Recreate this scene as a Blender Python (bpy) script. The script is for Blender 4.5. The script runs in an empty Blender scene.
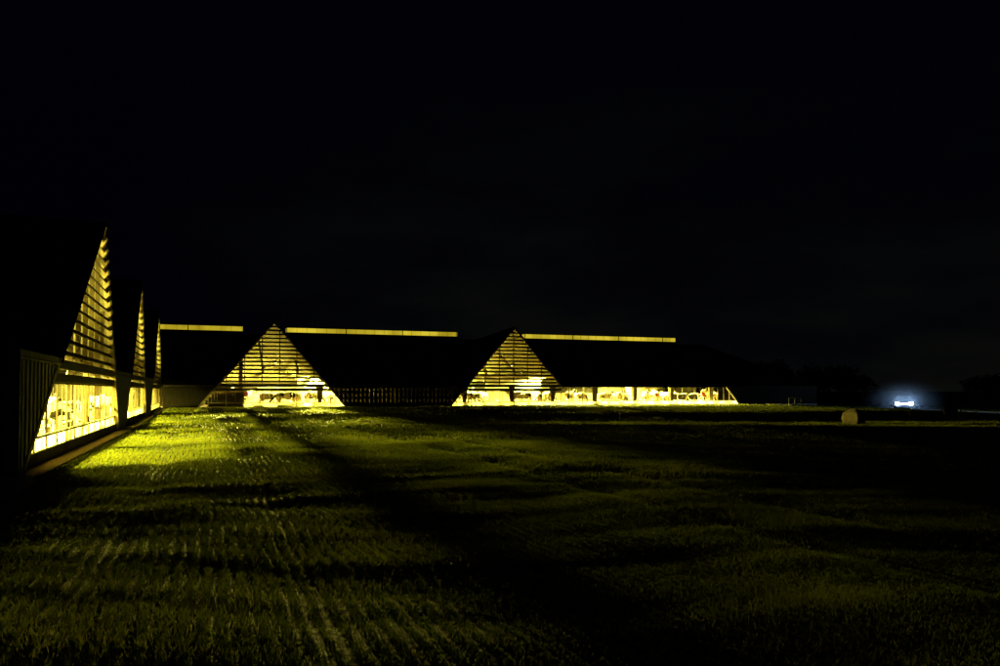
import bpy, bmesh, math, random
import numpy as np
from mathutils import Vector, Matrix
random.seed(7); rng = np.random.default_rng(7)
S = bpy.context.scene
COL = S.collection
R = math.radians

# ------------------------------------------------------------------ materials
def mat(name):
    m = bpy.data.materials.new(name); m.use_nodes = True
    nt = m.node_tree
    for n in list(nt.nodes): nt.nodes.remove(n)
    out = nt.nodes.new('ShaderNodeOutputMaterial')
    return m, nt, out
def node(nt, t, **kw):
    n = nt.nodes.new(t)
    for k, v in kw.items():
        if hasattr(n, k): setattr(n, k, v)
        else: n.inputs[k].default_value = v
    return n
def noise_col(nt, c1, c2, scale=3.0, detail=5, coord='Object', stretch=(1, 1, 1), lo=.35, hi=.65):
    tc = node(nt, 'ShaderNodeTexCoord'); mp = node(nt, 'ShaderNodeMapping')
    mp.inputs['Scale'].default_value = stretch
    nt.links.new(tc.outputs[coord], mp.inputs['Vector'])
    ns = node(nt, 'ShaderNodeTexNoise', Scale=scale, Detail=detail)
    nt.links.new(mp.outputs[0], ns.inputs['Vector'])
    cr = node(nt, 'ShaderNodeValToRGB')
    cr.color_ramp.elements[0].position = lo; cr.color_ramp.elements[1].position = hi
    cr.color_ramp.elements[0].color = (*c1, 1); cr.color_ramp.elements[1].color = (*c2, 1)
    nt.links.new(ns.outputs['Fac'], cr.inputs[0])
    return cr.outputs[0], ns.outputs['Fac']
def pbr(name, c1, c2=None, rough=.7, scale=3., metal=0., stretch=(1, 1, 1), bump=0., spec=.4):
    m, nt, out = mat(name)
    b = node(nt, 'ShaderNodeBsdfPrincipled'); b.inputs['Roughness'].default_value = rough
    b.inputs['Metallic'].default_value = metal; b.inputs['Specular IOR Level'].default_value = spec
    c, f = noise_col(nt, c1, c2 or tuple(.75*x for x in c1), scale, stretch=stretch)
    nt.links.new(c, b.inputs['Base Color'])
    if bump:
        bp = node(nt, 'ShaderNodeBump', Strength=bump, Distance=.03); nt.links.new(f, bp.inputs['Height'])
        nt.links.new(bp.outputs[0], b.inputs['Normal'])
    nt.links.new(b.outputs[0], out.inputs[0]); return m
def emit(name, c, s):
    m, nt, out = mat(name); e = node(nt, 'ShaderNodeEmission', Strength=s); e.inputs[0].default_value = (*c, 1)
    nt.links.new(e.outputs[0], out.inputs[0]); return m

M = {}
M['roof'] = pbr('dark_roof_sheet', (.0035, .0035, .004), (.006, .0055, .005), .95, 1.5, spec=0)
M['cladding'] = pbr('dark_stained_boards', (.020, .018, .013), (.034, .031, .024), .95, 6, stretch=(3, 3, .3), spec=0)
M['brightboards'] = pbr('brightened_boards', (.46, .41, .30), (.30, .265, .19), .95, 6, stretch=(3, 3, .3), spec=0)  # wing cladding, lightened in colour to stand in for light on its ribs
M['slat'] = pbr('weathered_larch_slats', (.13, .105, .06), (.075, .06, .035), .8, 5, stretch=(.5, .5, 6), spec=.2)
M['trim'] = pbr('pale_larch_trim', (.30, .25, .16), (.20, .165, .10), .75, 4, spec=.2)
M['beam'] = pbr('larch_beam', (.10, .08, .045), (.06, .048, .026), .8, 5, spec=.2)
M['ceiling'] = pbr('spruce_ceiling', (.15, .14, .085), (.085, .078, .046), .8, 2.0, stretch=(1, 1, 4), spec=.2)
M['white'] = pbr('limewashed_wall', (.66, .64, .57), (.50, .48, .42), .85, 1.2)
M['dimwall'] = pbr('dimmed_plaster', (.09, .085, .06), (.045, .04, .03), .85, 1.2)  # wing wall, ceiling and floor colours darkened to stand for less light inside
M['dimceil'] = pbr('dimmed_spruce_ceiling', (.13, .122, .074), (.07, .066, .04), .85, 2.0, stretch=(1, 1, 4), spec=.1)
M['dimfloor'] = pbr('dimmed_barn_floor', (.04, .033, .02), (.02, .016, .01), .9, 1.1, bump=.2)
M['post'] = pbr('dark_timber_post', (.06, .046, .026), (.03, .024, .013), .85, 5, spec=.1)
M['concrete'] = pbr('concrete', (.24, .22, .19), (.15, .14, .12), .9, 2.5, bump=.3)
M['darkplinth'] = pbr('dark_concrete', (.055, .05, .04), (.03, .027, .02), .95, 2.5, bump=.3, spec=.05)  # concrete in a darker tone for the plinths
M['floor'] = pbr('barn_floor', (.13, .11, .07), (.07, .055, .035), .85, 1.1, bump=.2)
M['darkpane'] = pbr('night_dark_pane', (.05, .045, .04), (.035, .03, .03), .6, 1.5)
M['steel'] = pbr('galvanised_steel', (.40, .39, .36), (.28, .27, .25), .5, 8, metal=.5)
M['door'] = pbr('brown_sliding_door', (.035, .024, .014), (.022, .015, .010), .7, 3, stretch=(6, 6, .4))
M['black'] = pbr('black_rubber', (.012, .012, .012), (.02, .02, .02), .7, 6)
M['red'] = pbr('red_plastic', (.50, .05, .02), (.35, .035, .015), .5, 4)
M['stone'] = pbr('granite', (.085, .065, .034), (.03, .023, .014), .9, 5, bump=.7)
M['carpaint'] = pbr('dark_car_paint', (.03, .033, .04), (.024, .027, .033), .25, 2, spec=.6)
M['carglass'] = pbr('car_glass', (.01, .01, .012), (.012, .012, .014), .08, 2, spec=.6)
M['grey'] = pbr('grey_painted_sheet', (.11, .11, .10), (.07, .07, .063), .6, 4)
M['palepaint'] = pbr('pale_painted_tube', (.62, .60, .55), (.48, .46, .42), .5, 6)
M['bark'] = pbr('dark_bark', (.04, .033, .025), (.02, .017, .013), .9, 6)
M['leaf'] = pbr('dark_leaves', (.02, .03, .012), (.035, .05, .02), .8, .4, spec=.1)
M['gravel'] = pbr('gravel', (.55, .41, .25), (.24, .18, .11), .95, 28, bump=.8)
M['road'] = pbr('gravel_road', (.16, .145, .12), (.10, .09, .075), .95, 9, bump=.5)
M['kerb'] = pbr('kerb_concrete', (.30, .25, .17), (.18, .15, .10), .9, 7, bump=.3)
M['straw'] = pbr('straw_bedding', (.42, .32, .13), (.22, .15, .06), .95, 14, bump=.9)
M['bulb'] = emit('warm_lamp_glass', (1, .80, .22), 4)
M['headlight'] = emit('white_headlight', (.80, .90, 1.0), 60)
M['glarebar'] = emit('headlight_glare_bar', (.75, .87, 1.0), 60)

# translucent kick panel, lit from inside
m, nt, out = mat('translucent_sheet')
tr = node(nt, 'ShaderNodeBsdfTranslucent'); df = node(nt, 'ShaderNodeBsdfDiffuse'); mx = node(nt, 'ShaderNodeMixShader', Fac=.15)
c, f = noise_col(nt, (.60, .56, .38), (.46, .42, .27), 1.7)
nt.links.new(c, tr.inputs[0]); nt.links.new(c, df.inputs[0])
nt.links.new(tr.outputs[0], mx.inputs[1]); nt.links.new(df.outputs[0], mx.inputs[2]); nt.links.new(mx.outputs[0], out.inputs[0]); M['sheet'] = m
# added dark sheet that dims light leaking through the gappy cladding
m, nt, out = mat('dim_leak_sheet')
tr = node(nt, 'ShaderNodeBsdfTranslucent'); tr.inputs[0].default_value = (.020, .017, .011, 1)
nt.links.new(tr.outputs[0], out.inputs[0]); M['leaksheet'] = m
# clear glass
m, nt, out = mat('window_glass')
tp = node(nt, 'ShaderNodeBsdfTransparent'); tp.inputs[0].default_value = (.93, .93, .90, 1)
gl = node(nt, 'ShaderNodeBsdfGlossy', Roughness=.05); mx = node(nt, 'ShaderNodeMixShader', Fac=.05)
nt.links.new(tp.outputs[0], mx.inputs[1]); nt.links.new(gl.outputs[0], mx.inputs[2]); nt.links.new(mx.outputs[0], out.inputs[0]); M['glass'] = m
# ridge lantern: polycarbonate given a glow for the inside light, with joints
m, nt, out = mat('glowing_ridge_polycarbonate')
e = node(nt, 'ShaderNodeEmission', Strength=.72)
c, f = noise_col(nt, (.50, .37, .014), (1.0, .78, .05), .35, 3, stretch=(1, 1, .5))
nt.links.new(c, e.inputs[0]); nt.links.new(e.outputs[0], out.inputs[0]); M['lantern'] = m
# cow hide
m, nt, out = mat('holstein_hide')
b = node(nt, 'ShaderNodeBsdfPrincipled', Roughness=.8)
tc = node(nt, 'ShaderNodeTexCoord'); oi = node(nt, 'ShaderNodeObjectInfo')
ad = node(nt, 'ShaderNodeVectorMath', operation='ADD'); sc = node(nt, 'ShaderNodeVectorMath', operation='SCALE')
cx = node(nt, 'ShaderNodeCombineXYZ'); ml = node(nt, 'ShaderNodeMath', operation='MULTIPLY'); ml.inputs[1].default_value = 40
nt.links.new(oi.outputs['Random'], ml.inputs[0])
for k in range(3): nt.links.new(ml.outputs[0], cx.inputs[k])
nt.links.new(tc.outputs['Object'], ad.inputs[0]); nt.links.new(cx.outputs[0], ad.inputs[1])
ns = node(nt, 'ShaderNodeTexNoise', Scale=1.7, Detail=2); nt.links.new(ad.outputs[0], ns.inputs['Vector'])
cr = node(nt, 'ShaderNodeValToRGB'); cr.color_ramp.elements[0].position = .43; cr.color_ramp.elements[1].position = .45
cr.color_ramp.elements[0].color = (.012, .010, .009, 1); cr.color_ramp.elements[1].color = (.68, .62, .52, 1)
nt.links.new(ns.outputs['Fac'], cr.inputs[0]); nt.links.new(cr.outputs[0], b.inputs['Base Color']); nt.links.new(b.outputs[0], out.inputs[0]); M['cow'] = m
# soil / short grass ground
m, nt, out = mat('field_soil_and_grass')
b = node(nt, 'ShaderNodeBsdfPrincipled', Roughness=.95); b.inputs['Specular IOR Level'].default_value = .05
c1, f1 = noise_col(nt, (.010, .012, .003), (.018, .022, .005), 1.1, 8)
c2, f2 = noise_col(nt, (.20, .16, .10), (1, 1, 1), 9., 6, lo=.38, hi=.6)
mm = node(nt, 'ShaderNodeMix', data_type='RGBA', blend_type='MULTIPLY'); mm.inputs[0].default_value = .8
nt.links.new(c1, mm.inputs[6]); nt.links.new(c2, mm.inputs[7]); nt.links.new(mm.outputs[2], b.inputs['Base Color'])
bp = node(nt, 'ShaderNodeBump', Strength=.7, Distance=.06); nt.links.new(f2, bp.inputs['Height']); nt.links.new(bp.outputs[0], b.inputs['Normal'])
nt.links.new(b.outputs[0], out.inputs[0]); M['ground'] = m
# blades
m, nt, out = mat('young_crop_blades')
at = node(nt, 'ShaderNodeAttribute', attribute_name='tint')
c = node(nt, 'ShaderNodeValToRGB')
els = c.color_ramp.elements
els[0].position = 0; els[0].color = (.045, .062, .010, 1); els[1].position = 1; els[1].color = (.15, .10, .035, 1)
e = els.new(.45); e.color = (.110, .135, .014, 1); e = els.new(.85); e.color = (.165, .18, .022, 1)
nt.links.new(at.outputs['Fac'], c.inputs[0])
df = node(nt, 'ShaderNodeBsdfDiffuse'); tr = node(nt, 'ShaderNodeBsdfTranslucent'); mx = node(nt, 'ShaderNodeMixShader', Fac=.4)
nt.links.new(c.outputs[0], df.inputs[0]); nt.links.new(c.outputs[0], tr.inputs[0])
nt.links.new(df.outputs[0], mx.inputs[1]); nt.links.new(tr.outputs[0], mx.inputs[2]); nt.links.new(mx.outputs[0], out.inputs[0]); M['crop'] = m

# ------------------------------------------------------------------ object helpers
def tag(o, label=None, cat=None, group=None, kind=None):
    if label: o['label'] = label
    if cat: o['category'] = cat
    if group: o['group'] = group
    if kind: o['kind'] = kind
    return o
def empty(name, loc, label, cat, group=None, rz=0):
    o = bpy.data.objects.new(name, None); COL.objects.link(o); o.location = loc; o.rotation_euler = (0, 0, rz)
    o.empty_display_size = .3
    return tag(o, label, cat, group)
class MB:
    """collects shapes given in world (or local) coordinates, links them as ONE object"""
    def __init__(s): s.v = []; s.f = []
    def poly(s, pts):
        n = len(s.v); s.v += [tuple(p) for p in pts]; s.f.append(tuple(range(n, n+len(pts))))
    def hexa(s, a, b):                      # two quads (lists of 4) -> closed hexahedron / prism of n sides
        n = len(s.v); k = len(a); s.v += [tuple(p) for p in a] + [tuple(p) for p in b]
        s.f.append(tuple(range(n+k-1, n-1, -1))); s.f.append(tuple(range(n+k, n+2*k)))
        for i in range(k):
            j = (i+1) % k; s.f.append((n+i, n+j, n+k+j, n+k+i))
    def box(s, x0, x1, y0, y1, z0, z1):
        s.hexa([(x0, y0, z0), (x1, y0, z0), (x1, y1, z0), (x0, y1, z0)], [(x0, y0, z1), (x1, y0, z1), (x1, y1, z1), (x0, y1, z1)])
    def prism(s, poly, o0, o1, mp):         # polygon in (s,z) of a wall plane, from depth o0 to o1
        s.hexa([mp(a, z, o0) for a, z in poly], [mp(a, z, o1) for a, z in poly])
    def tube(s, pts, r, n=8, close=False):
        pts = [Vector(p) for p in pts]; rings = []
        rr = r if isinstance(r, (list, tuple)) else [r]*len(pts)
        for i, p in enumerate(pts):
            if close: t = pts[(i+1) % len(pts)] - pts[i-1]
            else: t = pts[min(i+1, len(pts)-1)] - pts[max(i-1, 0)]
            t.normalize(); u = t.cross(Vector((0, 0, 1)))
            if u.length < .05: u = t.cross(Vector((0, 1, 0)))
            u.normalize(); w = t.cross(u)
            base = len(s.v)
            for k in range(n):
                a = 2*math.pi*k/n; s.v.append(tuple(p + rr[i]*(math.cos(a)*u + math.sin(a)*w)))
            rings.append(base)
        m_ = len(pts)
        for i in range(m_ if close else m_-1):
            a, b = rings[i], rings[(i+1) % m_]
            for k in range(n):
                j = (k+1) % n; s.f.append((a+k, a+j, b+j, b+k))
        if not close:
            s.f.append(tuple(rings[0]+k for k in reversed(range(n)))); s.f.append(tuple(rings[-1]+k for k in range(n)))
    def lathe(s, prof, c, n=20, axis='z'):
        base = len(s.v)
        for r_, h in prof:
            for k in range(n):
                a = 2*math.pi*k/n; u, w = r_*math.cos(a), r_*math.sin(a)
                p = {'z': (u, w, h), 'y': (u, h, w), 'x': (h, u, w)}[axis]
                s.v.append((c[0]+p[0], c[1]+p[1], c[2]+p[2]))
        for i in range(len(prof)-1):
            for k in range(n):
                j = (k+1) % n; s.f.append((base+i*n+k, base+i*n+j, base+(i+1)*n+j, base+(i+1)*n+k))
        s.f.append(tuple(base+k for k in reversed(range(n)))); s.f.append(tuple(base+(len(prof)-1)*n+k for k in range(n)))
    def build(s, name, material, parent=None, origin=(0, 0, 0), bevel=0, smooth=False, normals=True):
        me = bpy.data.meshes.new(name)
        o0 = origin
        me.from_pydata([(x-o0[0], y-o0[1], z-o0[2]) for x, y, z in s.v], [], s.f); me.update()
        if normals or bevel:
            bm = bmesh.new(); bm.from_mesh(me)
            if bevel:
                bmesh.ops.remove_doubles(bm, verts=bm.verts, dist=1e-5)
                bmesh.ops.bevel(bm, geom=list(bm.edges), offset=bevel, segments=2, affect='EDGES', clamp_overlap=True)
            bmesh.ops.recalc_face_normals(bm, faces=bm.faces); bm.to_mesh(me); bm.free()
        me.materials.append(material)
        if smooth:
            for p in me.polygons: p.use_smooth = True
        o = bpy.data.objects.new(name, me); COL.objects.link(o)
        if parent: o.parent = parent
        return o
def copy_tree(o, parent=None):
    c = o.copy(); COL.objects.link(c); c.parent = parent
    for ch in list(o.children): copy_tree(ch, c)
    return c

# ------------------------------------------------------------------ terrain
def sstep(a, b, x): t = np.clip((x-a)/(b-a), 0, 1); return t*t*(3-2*t)
def height(x, y):
    x = np.asarray(x, float); y = np.asarray(y, float)
    z = .30*sstep(38, 70, y)*(1-sstep(58, 72, x)) - .25*sstep(50, 72, x)
    w = .5*np.sin(.31*x+.13*y) + .35*np.sin(.83*x-.21*y+1.3)
    u = y + .22*x + 1.1*w
    near = 1-sstep(13, 24, y)
    amp = .14+.53*near
    und = .030*np.sin(u*2*np.pi/2.9) + .022*np.sin(u*2*np.pi/1.55+1.+.4*np.sin(.5*x)) + .012*np.sin(u*2*np.pi/.83+.7*x)
    und = .42*und*amp*(1-.85*sstep(26, 38, x)) + .025*np.sin(.21*y+.4*x*.3+2)*np.sin(.17*x+.6) + .018*np.sin(1.7*x+.6*np.sin(.9*y))*np.sin(1.3*y+.5*x)
    # wheel tracks that run along the wing
    for tx in (-1.15, .75, 6.4, 8.2):
        und = und - .045*np.exp(-((x-tx-.15*np.sin(.11*y))/.22)**2)
    for k, (yy, a) in enumerate(((24.5, .035), (15.4, .03), (13.2, .03))):
        und = und + a*np.exp(-((y-yy-.12*np.sin(.8*x)-.10*x)/.35)**2)*sstep(-2.3, -1.0, x)*(1-sstep(4, 8, x))
    mask = sstep(-3.2, -2.2, x)*(1-sstep(68, 72.3, y))
    fr = sstep(-300, -14, y)*(1-sstep(120, 260, x))
    end = 1-sstep(11.2, 12.6, y)
    mask = np.maximum(mask, end*1.0)
    # track and road stay flat
    rd = np.abs((x-72)*.862 - (y-66)*.507)
    mask = mask*sstep(2.4, 4.0, rd)
    return z + und*mask*fr
def axis(stops):
    out = []
    for a, b, st in stops: out += list(np.arange(a, b, st))
    return np.array(sorted(set(np.round(out, 4))))
gx = np.concatenate([-np.geomspace(2500, 30, 14), axis([(-28, -4, 2), (-4, 16, .16), (16, 40, .4), (40, 90, 1.0)]), np.geomspace(92, 2500, 22)])
gy = np.concatenate([-np.geomspace(600, 8, 10), axis([(-7, 3, .8), (3, 30, .14), (30, 74, .4), (74, 110, 2)]), np.geomspace(113, 3000, 22)])
XX, YY = np.meshgrid(gx, gy); ZZ = height(XX, YY)
nx_, ny_ = len(gx), len(gy)
V = np.stack([XX, YY, ZZ], -1).reshape(-1, 3)
idx = np.arange(nx_*ny_).reshape(ny_, nx_)
F = np.stack([idx[:-1, :-1], idx[:-1, 1:], idx[1:, 1:], idx[1:, :-1]], -1).reshape(-1, 4)
me = bpy.data.meshes.new('ground')
me.vertices.add(len(V)); me.vertices.foreach_set('co', V.ravel())
me.loops.add(F.size); me.loops.foreach_set('vertex_index', F.ravel().astype(np.int32))
me.polygons.add(len(F)); me.polygons.foreach_set('loop_start', np.arange(0, F.size, 4, dtype=np.int32))
me.update(calc_edges=True); me.validate()
me.polygons.foreach_set('use_smooth', np.ones(len(F), bool))
me.materials.append(M['ground'])
g = bpy.data.objects.new('ground', me); COL.objects.link(g); tag(g, kind='structure')

XW, YM = -3.7, 73.0
H = lambda x, y: float(height(x, y))
# gravel strip along the wing, turning round its near end
PX = -3.30
pm = MB()
pm.hexa([(XW-.3, 18.4, .012), (PX, 18.4, .012), (PX, 44, .02), (XW-.3, 44, .02)], [(XW-.3, 18.4, -.1), (PX, 18.4, -.1), (PX, 44, -.1), (XW-.3, 44, -.1)])
pm.hexa([(XW-.3, 44, .02), (PX, 44, .02), (PX, 72.9, .325), (XW-.3, 72.9, .325)], [(XW-.3, 44, -.1), (PX, 44, -.1), (PX, 72.9, .1), (XW-.3, 72.9, .1)])
ed = [(-26, 18.4), (-26, 12.6)] + [(-26+1.2*i, 12.6+.25*math.sin(i*1.7)+.12*math.sin(i*4.1)) for i in range(1, 18)] + [(-4.2, 12.9), (-3.5, 13.4), (-3.12, 14.2), (-2.98, 15.2), (-3.02, 16.4), (-3.15, 17.5), (PX, 18.4)]
pm.hexa([(x, y, -.1) for x, y in ed], [(x, y, .014) for x, y in ed])
tag(pm.build('path', M['gravel']), kind='structure')
km = MB()
yy = 18.4
while yy < 72:
    y1 = min(yy+.98, 72.4)
    z0, z1 = H(PX, yy)+.035+random.uniform(-.006, .006), H(PX, y1)+.035
    km.hexa([(PX, yy, z0-.2), (PX+.09, yy, z0-.2), (PX+.09, y1, z1-.2), (PX, y1, z1-.2)], [(PX, yy, z0), (PX+.09, yy, z0), (PX+.09, y1, z1), (PX, y1, z1)])
    yy += 1.0
tag(km.build('kerb', M['kerb']), kind='structure')
# road
rm = MB(); d = Vector((-20, -34, 0)).normalized(); nrm = Vector((-d.y, d.x, 0)); c0 = Vector((72, 66, 0))
ts = np.arange(-300, 200, 2.0)
for i in range(len(ts)-1):
    q = []
    for t, sgn in ((ts[i], -1), (ts[i], 1), (ts[i+1], 1), (ts[i+1], -1)):
        p = c0 + d*float(t) + nrm*(2.1*sgn); q.append((p.x, p.y, H(p.x, p.y)+.03))
    rm.poly(q)
tag(rm.build('road', M['road'], normals=False), kind='structure')

# ------------------------------------------------------------------ barn builder
def wmap(s, z, o): return (XW+o, s, z)       # wing wall plane: s runs along +Y, outward = +X
def mmap(s, z, o): return (s, YM-o, z)       # main wall plane: s runs along +X, outward = -Y
def edge_s(p, q, z): return p[0]+(q[0]-p[0])*(z-p[1])/(q[1]-p[1])

def gable(root, org, mp, L, A, Rr, zb, ze, mull, smin=-1e9, smax=1e9, lower=None, kick=(.05, .36), kmin=-1e9):
    """L, Rr: base corners s; A: (s, z) apex; zb floor line; ze eave height; lower: (s0,s1) of the glazed strip when it runs past the gable"""
    l, r = (L, zb), (Rr, zb)
    cl = lambda v: max(smin, min(smax, v))
    sl = lambda z: cl(edge_s(l, A, z)); sr = lambda z: cl(edge_s(r, A, z))
    # louvre: tilted boards
    lv = MB(); z = ze+.12
    while z < A[1]-.22:
        a0, a1 = sl(z), sr(z); b0, b1 = sl(z+.135), sr(z+.135)
        if a1-a0 > .15:
            lv.hexa([mp(a0, z, -.02), mp(a1, z, -.02), mp(a1, z+.02, .01), mp(a0, z+.02, .01)],
                    [mp(b0, z+.135, -.11), mp(b1, z+.135, -.11), mp(b1, z+.155, -.08), mp(b0, z+.155, -.08)])
        z += .35
    lv.build('louvre', M['slat'], root, org)
    # uprights behind the boards
    s = math.ceil((sl(ze)+.2)/mull)*mull
    while s < sr(ze)-.2:
        zt = l[1]+(A[1]-l[1])*(s-L)/(A[0]-L) if s < A[0] else r[1]+(A[1]-r[1])*(Rr-s)/(Rr-A[0])
        zt -= .25
        if zt > ze+.3:
            up = MB(); up.prism([(s-.045, ze), (s+.045, ze), (s+.045, zt), (s-.045, zt)], -.30, -.16, mp); up.build('louvre_upright', M['beam'], root, org)
        s += mull
    # raking boards
    w = .16
    for side, P, fn in ((-1, l, sl), (1, r, sr)):
        t = MB(); zt = A[1]; z0 = zb if (lower is None or side == -1) else ze
        slope = abs((A[0]-P[0])/(A[1]-P[1])); ww = w*math.sqrt(1+slope*slope)
        z0e = z0
        if side == 1 and smax < Rr: z0e = max(z0, A[1]-(smax-A[0])*(A[1]-zb)/(Rr-A[0]))
        e0, e1 = edge_s(P, A, z0e), A[0]
        t.prism([(e0, z0e), (e0-side*ww, z0e), (e1-side*ww*.0, zt-w*1.1), (e1, zt+.05)], -.14, .07, mp)
        t.build('raking_board', M['trim'], root, org)
    # double eave beam
    for (za, zz, o) in ((ze-.62, ze-.40, .0), (ze-.27, ze-.02, .02)):
        b = MB(); b.prism([(sl(za)+.02, za), (sr(za)-.02, za), (sr(zz)-.02, zz), (sl(zz)+.02, zz)], -.20, o, mp)
        b.build('eave_beam', M['beam'], root, org)
    # glazed strip below
    glazed(root, org, mp, lambda z: sl(z), lambda z: sr(z) , zb, ze-.63, mull, kick, kmin)

def glazed(root, org, mp, fl, fr, zb, zt, mull, kick, kmin=-1e9):
    zk0, zk1 = zb+kick[0], zb+kick[1]
    fr_ = MB(); s = math.ceil((fl(zb)+.1)/mull)*mull
    while s < fr(zb)-.1:
        # clip uprights by the raking edges
        def inside(z): return fl(z)+.05 < s < fr(z)-.05
        if inside(zb+.02):
            zz = zt
            while zz > zb+.2 and not inside(zz): zz -= .05
            fr_.prism([(s-.035, zb+.02), (s+.035, zb+.02), (s+.035, zz), (s-.035, zz)], -.11, -.065, mp)
        s += mull
    s = math.ceil((fl(zk1)+.1)/mull)*mull-mull/2
    while s < fr(zk1)-.1:
        if fl(zt)+.05 < s < fr(zt)-.05: fr_.prism([(s-.016, zk1+.04), (s+.016, zk1+.04), (s+.016, zt-.04), (s-.016, zt-.04)], -.096, -.080, mp)
        s += mull
    for za, zz in ((zk1, zk1+.05), (zt-.05, zt)):
        fr_.prism([(fl(za)+.02, za), (fr(za)-.02, za), (fr(zz)-.02, zz), (fl(zz)+.02, zz)], -.13, -.045, mp)
    wf = fr_.build('window_frame', M['trim'], root, org)
    p = MB(); p.poly([mp(fl(zk1), zk1, -.088), mp(fr(zk1), zk1, -.088), mp(fr(zt), zt, -.088), mp(fl(zt), zt, -.088)])
    p.build('pane', M['glass'], wf, org)
    a0, a1 = max(fl(zk0)+.01, kmin), max(fl(zk1)+.01, kmin)
    k = MB(); k.poly([mp(a0, zk0, -.095), mp(fr(zk0)-.01, zk0, -.095), mp(fr(zk1)-.01, zk1, -.095), mp(a1, zk1, -.095)])
    k.build('kick_panel', M['sheet'], wf, org)
    if kick[0] > .0:
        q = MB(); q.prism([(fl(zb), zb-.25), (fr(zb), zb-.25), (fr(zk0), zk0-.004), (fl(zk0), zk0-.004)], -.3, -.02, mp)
        q.build('plinth', M['darkplinth'], root, org)

def cladding(root, org, mp, a, b, zb, zt, fascia=True, slots=(), pitch=.21, gap=.05):
    """boards in an inverted trapezoid: a=(s_bottom,s_top) left edge, b right edge"""
    cm = MB(); s0 = min(a); s1 = max(b)
    def zlow(s):
        z = zb
        if a[0] != a[1] and s < max(a): z = max(z, zb+(zt-zb)*(s-a[0])/(a[1]-a[0]))
        if b[0] != b[1] and s > min(b): z = max(z, zb+(zt-zb)*(s-b[0])/(b[1]-b[0]))
        return min(z, zt-.01)
    s = s0
    while s < s1-.02:
        e = min(s+pitch-gap, s1)
        if zlow((s+e)/2) < zt-.05: cm.prism([(s, zlow(s)), (e, zlow(e)), (e, zt), (s, zt)], .0, .045, mp)
        s += pitch
    w0 = (zt-zb)*.94+zb; l0 = a[0]+(a[1]-a[0])*.94; r0 = b[0]+(b[1]-b[0])*.94
    cm.prism([(l0+.01, w0), (r0-.01, w0), (b[1]-.01, zt-.01), (a[1]+.01, zt-.01)], -.036, .004, mp)
    o = cm.build('board_cladding', M['brightboards'] if root.name == 'barn_wing' else M['cladding'], root, org)
    # backing wall with narrow horizontal slots
    zs = [zb] + [v for zz in slots for v in (zz-.14, zz+.14)] + [zt]
    def sl(z): return a[0]+(a[1]-a[0])*(z-zb)/(zt-zb)
    def sr(z): return b[0]+(b[1]-b[0])*(z-zb)/(zt-zb)
    bw = MB()
    for i in range(0, len(zs), 2):
        z0, z1 = zs[i], zs[i+1]
        bw.prism([(sl(z0), z0), (sr(z0), z0), (sr(z1), z1), (sl(z1), z1)], -.16, -.04, mp)
    bw.build('backing_wall', M['cladding'], root, org)
    if slots:
        ms = MB()
        for zz in slots: ms.poly([mp(sl(zz), zz-.138, -.1), mp(sr(zz), zz-.138, -.1), mp(sr(zz), zz+.138, -.1), mp(sl(zz), zz+.138, -.1)])
        ms.build('leak_strip', M['leaksheet'], root, org)
    if fascia:
        f = MB(); f.prism([(a[1], zt), (b[1], zt), (b[1]+.06*(1 if b[1] > b[0] else 0), zt+.2), (a[1], zt+.2)], -.05, .07, mp)
        f.build('fascia', M['trim'], root, org)

def roof_parts(root, org, faces, name='roof', mt=None, off=.0):
    mb = MB()
    for fc in faces: mb.poly([(x, y, z+off) for x, y, z in fc])
    return mb.build(name, mt or M['roof'], root, org, normals=False)

# ---------------- wing
WE = 2.62                                   # eave
WO = (XW-8, 45, 0)
wing = empty('barn_wing', WO, 'long dark barn wing running away on the left, with tall slatted gables lit yellow', 'barn')
T = [(19.0, (32.3, 7.92), 38.5), (41.2, (49.6, 8.05), 54.7), (58.6, (66.6, 7.95), 73.0)]
YEND = 72.85
WR = XW-10.5                                # ridge x
ZR = 8.15
def bz(y): return H(-2.9, min(y, 72))
for i, (L, A, Rr) in enumerate(T):
    zb = (0.0, .08, .28)[i]
    gable(wing, WO, wmap, L, A, Rr, zb, WE, 1.5, smax=YEND, kick=(.32-.2*(i == 2), .63-.2*(i == 2)))
def tl(i, z): L, A, Rr = T[i]; return edge_s((L, (0., .08, .28)[i]), A, z)
def trr(i, z): L, A, Rr = T[i]; return edge_s((Rr, (0., .08, .28)[i]), A, z)
zt = WE-.2
cladding(wing, WO, wmap, (18.62, 18.62), (T[0][0], tl(0, zt)), 0.0, zt, slots=(), pitch=.42, gap=.2)
cladding(wing, WO, wmap, (T[0][2], trr(0, zt)), (T[1][0], tl(1, zt)), .0, zt, pitch=.21, gap=.06)
cladding(wing, WO, wmap, (T[1][2], trr(1, zt)), (T[2][0], tl(2, zt)), .2, zt, pitch=.21, gap=.06)
cp = MB(); cp.box(XW-.14, XW+.1, 18.5, 18.62, 0, WE); cp.build('corner_post', M['trim'], wing, WO)
for y0, y1 in ((18.5, 19.1), (38.4, 41.3), (54.6, 58.7)): 
    pl = MB(); pl.box(XW-.3, XW-.005, y0, y1, -.2, .1); pl.build('plinth', M['darkplinth'], wing, WO)
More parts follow.
